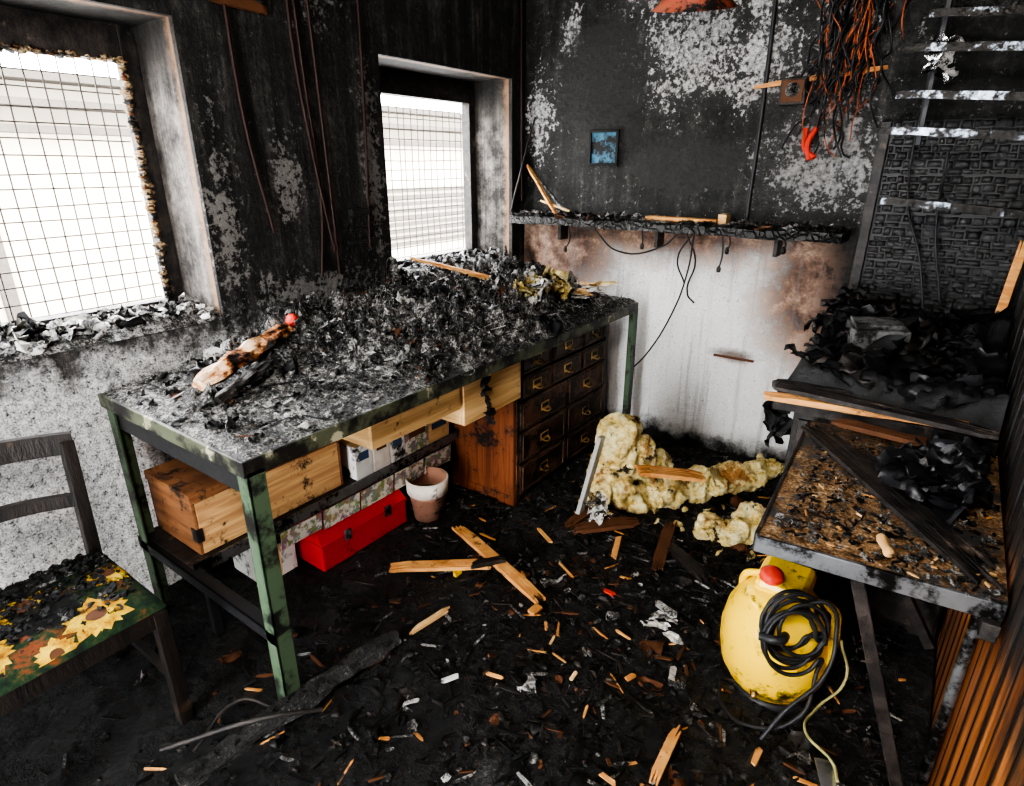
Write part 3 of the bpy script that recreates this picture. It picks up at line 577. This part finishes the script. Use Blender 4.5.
# charred door: boards whose face has cracked into alligator-char blocks
P=[box('door_leaf',(1.88,D-.020,0.05),(W-.02,D-.002,1.72),BLACK,0)]
v=[];f=[]
z=.62
while z<1.70:
    hgt=R.uniform(.020,.036); x=1.885+R.uniform(-.02,0); 
    if R.random()<.16: z+=.006
    while x<W-.03:
        wd=R.uniform(.022,.060); x1_=min(x+wd,W-.022); x0_=max(x,1.885)
        if x1_-x0_>.012:
            sk=.004; dp=R.uniform(.006,.016); b_=len(v); z0_=z+R.uniform(-sk,sk); z1_=z+hgt+R.uniform(-sk,sk); gp=.0022; ins=.0055; yb=D-.020; jx=lambda:R.uniform(-.003,.003)
            base=[(x0_+gp+jx(),z0_+gp),(x1_-gp+jx(),z0_+gp+jx()*.6),(x1_-gp+jx(),z1_-gp),(x0_+gp+jx(),z1_-gp+jx()*.6)]
            for (a_,c_) in base: v.append((a_,yb,c_))
            mx=(x0_+x1_)/2; mz=(z0_+z1_)/2
            for (a_,c_) in base: v.append((a_+(mx-a_)*.22,yb-dp*.75,c_+(mz-c_)*.28))
            for (a_,c_) in base: v.append((a_+(mx-a_)*.55,yb-dp*R.uniform(.9,1.1),c_+(mz-c_)*.6))
            for r_ in (0,4):
                for k in range(4): f.append((b_+r_+k,b_+r_+(k+1)%4,b_+r_+4+(k+1)%4,b_+r_+4+k))
            f.append((b_+8,b_+9,b_+10,b_+11))
        x+=wd
    z+=hgt
P.append(mesh('char_blocks',v,f,CHARP,smooth=True))
P.append(box('stile',(1.84,D-.047,0.05),(1.88,D-.002,1.72),CHARS)); 
group('door_1',P)
P=[]
for z,x0,m in ((1.43,1.93,SHINE),(1.68,1.88,SHINE),(1.80,1.91,SHINE),(1.95,1.90,SHINE),(2.05,1.96,SHINE),(2.15,1.94,SHINE),(2.28,1.9,STEEL)):
    dz=-.035; 
    P.append(beam('slat',(x0,2.86,z),(W-.02,2.87,z+dz),.10,.006,m,.001)); P.append(beam('slat_lip',(x0,2.81,z-.008),(W-.02,2.82,z+dz-.008),.004,.026,m,.001,cuts=8,jit=.005))
P.append(box('upright',(2.40,2.90,1.35),(2.425,2.93,2.5),DSTEEL)); P.append(box('upright_b',(1.99,2.915,1.62),(2.01,2.93,2.54),DSTEEL))
b=Bits([FOIL,LGREY])
for k in range(7): b.crumple((2.02+R.uniform(-.03,.04),2.84,1.84+k*.02),.07,k%2,.4,1.4,5)
P.append(b.done('melted_glass'))
group('metal_slat_rack',P,(2.2,2.86,1.9))
tube('rack_cable',[[(2.0,3.0,2.3),(1.98,3.05,1.8),(2.0,3.1,1.4),(2.08,3.1,1.2),(2.15,3.05,.95)],[(2.1,3.02,1.6),(2.12,3.08,1.3),(2.2,3.05,1.0)]],.005,RUB)
splinter('corner_batten',(W-.03,3.02,1.30),(W-.07,2.75,.85),.03,.02,ORW,2)
# ------------------------------------------------------------------ right benches
TZ=.75;P=[]
v=[(1.97,1.29),(W-.012,1.33),(W-.012,2.12),(1.93,2.08)]
vv=[(x,y,TZ-.035) for x,y in v]+[(x,y,TZ) for x,y in v]
P.append(mesh('chipboard_top',vv,BF,CHIPB)); P.append(beam('front_edge_strip',(1.965,1.285,TZ-.018),(W-.014,1.325,TZ-.018),.010,.042,STEEL)); P.append(beam('side_edge_strip',(1.965,1.29,TZ-.018),(1.925,2.08,TZ-.018),.010,.042,CHARS))
P.append(beam('brace_a',(2.17,1.33,TZ-.035),(2.40,1.38,.01),.03,.028,CHARS)); P.append(beam('brace_b',(2.02,2.0,TZ-.035),(2.40,2.02,.1),.035,.03,CHARS)); P.append(beam('ledger',(W-.03,1.3,TZ-.055),(W-.03,2.1,TZ-.055),.03,.04,CHARS))
b=Bits([BLACK,CHARS,ORW,GREY,CREAM],xmax=W-.014)
for i in range(800):
    x=R.uniform(1.99,2.41);y=R.uniform(1.32,2.0)
    if R.random()<.7: b.shard((x,y,.754),(R.uniform(.005,.035),R.uniform(.003,.007),R.uniform(.002,.005)),R.choices(range(5),[5,3,.6,5,.5])[0],.3)
    else: b.crumple((x,y,.755),R.uniform(.01,.03),R.choice([0,3,3]),.3,.3,3)
P.append(b.done('splinters'))
group('bracketed_worktable',P,(2.2,1.7,.72))
def rh(x,y):
    e=min(1,max(0,(x-1.80)/.05),max(0,(y-2.14)/.05)); q=1-abs(noise.noise(Vector((x*6,y*6,3)))*2)
    return .802+e*(.03+.09*abs(fbm(x*4,y*4,8))+.05*max(0,q)+.08*math.exp(-((y-2.85)/.25)**2))
P=[box('carcass',(1.86,2.16,0),(W-.02,3.08,.76),CHARS,.004),box('top',(1.80,2.10,.76),(W-.02,3.10,.80),CHARS,0,cuts=8,jit=.006),box('cabinet_door_a',(1.88,2.145,.06),(2.13,2.16,.72),CHARS),box('cabinet_door_b',(2.15,2.145,.06),(2.41,2.16,.72),CHARS)]
group('charred_cabinet',P)
P=[splinter('plank_a',(1.78,2.04,.825),(2.36,2.12,.825),.06,.018,ORW,11),splinter('plank_b',(1.80,2.10,.845),(2.40,2.02,.85),.07,.015,CHARS,12),splinter('plank_c',(1.95,2.0,.765),(2.40,1.38,.765),.085,.012,CHARS,13,.08),splinter('plank_d',(1.78,2.14,.84),(2.3,2.26,.85),.07,.015,CHARS,14),splinter('plank_e',(2.0,2.02,.79),(2.38,1.98,.79),.05,.015,BROWN,15)]
group('burnt_planks',P)
b=Bits([CLOTH,CHARS,BLACK,PLAS],xmax=W-.02,ymax=3.10)
for i in range(130):
    x=R.uniform(1.84,2.36);y=R.uniform(2.18,3.0); b.crumple((x,y,rh(x,y)+.006),R.uniform(.06,.26),R.choice([0,0,3,1,2]),.22,.35,8,R.uniform(.4,1))
for i in range(22): b.crumple((R.uniform(2.20,2.36),R.uniform(1.60,1.98),.775+R.uniform(0,.035)),R.uniform(.10,.20),3,.3,.5,9)
for i in range(10): b.crumple((1.81+R.uniform(-.02,.03),2.14+R.uniform(-.02,.1),.78-i*.02),R.uniform(.08,.14),0,.2,1.4,6)
group('burnt_rag_pile',[field('cloth_heap',1.80,W-.02,2.14,3.10,.010,rh,CLOTH,True),b.done('rags')],(2.1,2.5,.85))
group('concrete_block',[box('block',(1.93,2.50,.90),(2.12,2.66,.99),CONC,.006,rot=(.05,-.03,.3)),box('block_cap',(1.94,2.52,.99),(2.10,2.64,1.005),CONC,.004,rot=(.05,-.03,.3))])
group('wooden_handle',[lathe('grip',[(0,0),(.010,.0),(.012,.01),(.009,.05),(.011,.07),(0,.075)],CREAM,(2.20,1.42,.765),(1.5,0,.3))])
tube('iron_pipe',[[(2.415,1.50,.70),(2.415,1.50,.05)]],.013,STEEL)
# ------------------------------------------------------------------ compressor
cx,cy=2.01,1.66
prof=[(0,.02),(.05,.02),(.095,.035),(.13,.07),(.150,.12),(.156,.18),(.153,.24),(.14,.30),(.118,.345),(.095,.37),(.085,.385),(0,.385)]
P=[lathe('tank',prof,YEL,(cx,cy,.01),(.12,-.05,0),seg=56),lathe('base_ring',[(.09,0),(.12,0),(.12,.03),(.09,.03)],DSTEEL,(cx,cy,.005))]
P.append(box('motor_cover',(cx-.09,cy-.07,.36),(cx+.06,cy+.09,.42),YEL,.02)); P.append(lathe('red_cap',[(0,0),(.028,0),(.034,.008),(.032,.022),(.018,.03),(0,.031)],REDP,(cx-.045,cy-.04,.418),(.2,0,0)))
P.append(lathe('drain_fitting',[(0,0),(.014,0),(.014,.015),(.009,.018),(.009,.035),(0,.036)],BRASS,(cx-.02,cy-.145,.10),(1.5,0,.15),seg=6))
P.append(tube('carry_handle',[(cx+.06,cy-.04,.38),(cx+.12,cy-.05,.40),(cx+.14,cy-.05,.34),(cx+.14,cy-.05,.22)],.013,YEL)); P.append(tube('carry_handle_left',[(cx-.12,cy+.0,.30),(cx-.12,cy-.02,.39),(cx-.07,cy-.03,.42)],.011,YEL))
cc=Vector((cx+.05,cy-.165,.37));rt=Vector((.81,.586,0));fw=Vector((.586,-.81,0)); up=(Vector((0,0,1))+fw*-.25).normalized()
pts=[]
for i in range(8*12):
    a=i/12*2*math.pi; lp=i//12; rr=.078+.010*math.sin(lp*1.9); ox=.018*math.sin(lp*2.3); oz=.016*math.cos(lp*3.1)
    pts.append(tuple(cc+rt*(math.cos(a)*rr*.95+ox)+up*(math.sin(a)*rr*1.05+oz)+fw*(.007*lp-.02)))
pts+= [tuple(cc+rt*.07+up*-.12),tuple(cc+rt*.02+up*-.22+fw*.03),(cx-.02,cy-.23,.04),(cx-.09,cy-.19,.03),(cx-.13,cy-.10,.03)]
P.append(tube('power_cord',pts,.0055,RUB,3)); P.append(tube('cord_tie',[tuple(cc+rt*-.1+fw*.02),tuple(cc+rt*-.06+fw*.05+up*.01),tuple(cc+rt*-.03+fw*.02+up*.0)],.012,RUB))
P.append(tube('cord_loop',[tuple(cc+up*.07+rt*.02),tuple(cc+up*.09+rt*.08+fw*.02),tuple(cc+up*.0+rt*.10+fw*.03),tuple(cc+up*-.10+rt*.07+fw*.04),tuple(cc+up*-.2+rt*-.03+fw*.04),tuple(cc+up*-.28+rt*-.09+fw*.04)],.006,RUB,3))
group('air_compressor',P,(cx,cy,.2))
tube('thin_hose',[[(2.17,1.62,.30),(2.20,1.66,.12),(2.15,1.60,.05),(2.14,1.50,.05),(2.22,1.44,.05),(2.24,1.38,.06)]],.004,m_paint('hose_yellow_green',(.45,.42,.18)),3)
group('silver_tag',[box('tag',(2.19,1.36,.045),(2.24,1.44,.048),FOIL,.001,rot=(.05,.05,.4))])
# ------------------------------------------------------------------ foam
bm=bmesh.new()
def lump(p,r): 
    m=Matrix.Translation(p)@Euler((R.uniform(0,3),R.uniform(0,3),R.uniform(0,3))).to_matrix().to_4x4()@Matrix.Diagonal((r*R.uniform(.9,1.6),r*R.uniform(.7,1.2),r*R.uniform(.25,.55),1)); bmesh.ops.create_icosphere(bm,subdivisions=2,radius=1,matrix=m)
def path(pts,r,n,s=.04):
    for i in range(n):
        t=R.random()*(len(pts)-1); k=min(int(t),len(pts)-2); q=Vector(pts[k]).lerp(Vector(pts[k+1]),t-k); lump(q+Vector((R.uniform(-s,s),R.uniform(-s,s),R.uniform(-s,s)*.8)),r*R.uniform(.5,1.1))
path([(1.15,2.30,.43),(1.12,2.28,.33),(1.11,2.27,.20),(1.16,2.28,.09)],.085,80,.035)
path([(1.18,2.32,.32),(1.24,2.40,.24),(1.30,2.46,.16)],.075,60,.035)
path([(1.16,2.30,.07),(1.28,2.40,.07),(1.42,2.58,.08),(1.55,2.78,.10),(1.66,2.92,.12)],.062,90,.035)
path([(1.56,2.34,.05),(1.68,2.36,.07),(1.76,2.45,.10),(1.72,2.45,.15)],.055,44,.03)
for k in range(26): lump(Vector((R.uniform(1.2,1.8),R.uniform(2.2,2.6),.035)),R.uniform(.01,.022))
me=bpy.data.meshes.new('foam'); bm.to_mesh(me); bm.free(); me.materials.append(FOAM); fo=link(bpy.data.objects.new('foam_insulation',me))
md=fo.modifiers.new('r','REMESH'); md.mode='VOXEL'; md.voxel_size=.007; md.use_smooth_shade=True
for sc,stg in ((.10,.045),(.035,.022),(.012,.012)):
    tx=bpy.data.textures.new('cl','CLOUDS'); tx.noise_scale=sc; tx.noise_depth=3; md=fo.modifiers.new('d','DISPLACE'); md.texture=tx; md.strength=stg; md.texture_coords='GLOBAL'
group('scorched_boards',[splinter('board_a',(1.27,2.22,.30),(1.50,2.42,.25),.08,.018,ORW,21),beam('board_b',(1.05,2.12,.05),(1.10,2.2,.42),.02,.05,m_paint('grey_board',(.4,.4,.38),(.2,.2,.2),.5)),splinter('board_c',(1.10,2.0,.05),(1.30,2.2,.06),.07,.018,BROWN,23)])
b=Bits([FOIL,WHITE])
for i in range(8): b.crumple((1.14+R.uniform(-.03,.04),2.11+R.uniform(-.03,.03),.06+i*.012),.09,i%2,.4,.9,7)
for i in range(5): b.crumple((1.63+R.uniform(-.08,.08),1.68+R.uniform(-.05,.05),.035),.09,1,.12,.2,7,.5)
b.done('crumpled_foil')
# ------------------------------------------------------------------ floor debris
P=[splinter('plank_a',(.67,1.70,.055),(1.23,1.52,.05),.05,.02,ORW,31),splinter('plank_b',(.64,1.33,.05),(.95,1.58,.05),.05,.018,ORW,32),splinter('plank_c',(.95,1.12,.04),(.98,1.30,.04),.018,.012,CREAM,33),splinter('plank_d',(.90,1.50,.07),(1.0,1.63,.07),.03,.02,CHARS,34),splinter('plank_e',(1.85,1.10,.04),(1.84,1.32,.04),.028,.012,ORW,35),splinter('plank_f',(1.05,2.0,.04),(1.1,2.3,.06),.05,.02,BROWN,36),splinter('plank_g',(1.5,1.95,.04),(1.42,2.3,.05),.05,.015,BROWN,37),splinter('plank_h',(1.45,2.15,.04),(1.7,1.98,.06),.06,.015,CHARS,38)]
group('floor_planks',P)
group('charred_beam',[log('beam',(.86,.38,.055),(.94,1.07,.065),.032,m_ash('beam_ash',.42,.60,(.45,.44,.42),False),16,60,.8,.9),tube('root',[(.72,.40,.05),(.9,.6,.1),(.98,.74,.06)],.007,CHARS),tube('root_b',[(.80,.45,.05),(.78,.6,.09),(.86,.66,.06)],.005,CHARS)])
b=Bits([BLACK,CHARS,ORW,GREY,CREAM,BROWN,WHITE,LGREY,REDP,YEL],xmax=W-.02,ymax=D-.01)
for i in range(5600):
    x=R.uniform(.35,2.35);y=R.uniform(.1,3.1)
    dens=max(.06,min(1,(x+y*.55-.7)/1.7))
    if R.random()>dens: continue
    z=fh(x,y)+.002; mi=R.choices(range(8),[10,9,1.0,3.4,.2,2.2,.08,.5])[0]
    if mi in(2,4,6): s=(R.uniform(.010,.09),R.uniform(.003,.012),R.uniform(.003,.006))
    else: s=(R.uniform(.008,.09),R.uniform(.003,.014),R.uniform(.002,.007))
    if R.random()<.62: b.shard((x,y,z+.002),s,mi,.2)
    else: b.crumple((x,y,z+.002),R.uniform(.012,.05) if R.random()<.88 else R.uniform(.06,.12),mi if mi not in(2,4,6) else 1,.25,.3,5,R.uniform(.4,1))
for x,y,m,s in((1.41,1.72,8,(.05,.025,.008)),(1.19,1.06,6,(.06,.02,.006)),(.86,1.48,9,(.04,.02,.02)),(1.15,.93,7,(.05,.015,.005)),(1.5,1.3,4,(.04,.015,.005)),(1.3,2.0,2,(.14,.03,.01)),(1.0,1.9,2,(.12,.02,.01)),(1.62,1.75,7,(.1,.04,.008)),(1.24,1.47,2,(.06,.035,.012)),(1.75,1.5,7,(.06,.03,.01)),(1.3,1.15,2,(.06,.012,.006)),(1.6,1.2,2,(.05,.01,.006)),(1.75,1.05,2,(.05,.015,.006)),(1.55,1.55,2,(.06,.01,.006)),(2.05,1.35,2,(.07,.02,.006)),(1.2,1.75,2,(.10,.012,.006)),(1.35,1.45,2,(.08,.010,.006)),(.8,1.75,2,(.09,.012,.006)),(1.65,1.4,2,(.04,.02,.006))):
    b.shard((x,y,fh(x,y)+.014),s,m,.15)
def pf2():
    x=R.uniform(.3,2.35);y=R.uniform(.1,3.1)
    if R.random()>max(.15,min(1,(x+y*.55-.7)/1.5)): return None
    return (x,y,fh(x,y)+.001)
group('fire_rubble',[rubble,b.done('splinters'),clod_set('cinders',900,pf2,lambda:R.uniform(.003,.010) if R.random()<.93 else R.uniform(.014,.024),[BLACK,GREY,CHARS,BROWN],[8,4,5,1.])],(1.2,1.5,.02))
# ------------------------------------------------------------------ light
w=bpy.data.worlds.new('World'); SC.world=w; w.use_nodes=True; bg=w.node_tree.nodes['Background']; bg.inputs[0].default_value=(.97,.98,1,1); bg.inputs[1].default_value=28.
def area(name,loc,tgt,sx,sy,pw,col=(1,1,1)):
    l=bpy.data.lights.new(name,'AREA'); l.shape='RECTANGLE'; l.size=sx; l.size_y=sy; l.energy=pw; l.color=col
    o=link(bpy.data.objects.new(name,l)); o.location=loc; o.rotation_euler=(Vector(tgt)-Vector(loc)).to_track_quat('-Z','Y').to_euler(); return o
area('fill_light',(2.0,-.3,2.4),(1.3,2.1,.6),.4,.3,42,(1,.955,.89))  # added area lamp, out of view behind the camera, fills the room
cam=bpy.data.cameras.new('Camera'); cam.lens=21.1; cam.sensor_width=36; cam.clip_start=.02
co=link(bpy.data.objects.new('Camera',cam)); co.location=(2.2,0,1.55); co.rotation_euler=(math.radians(69.2),0,math.radians(35.9)); SC.camera=co
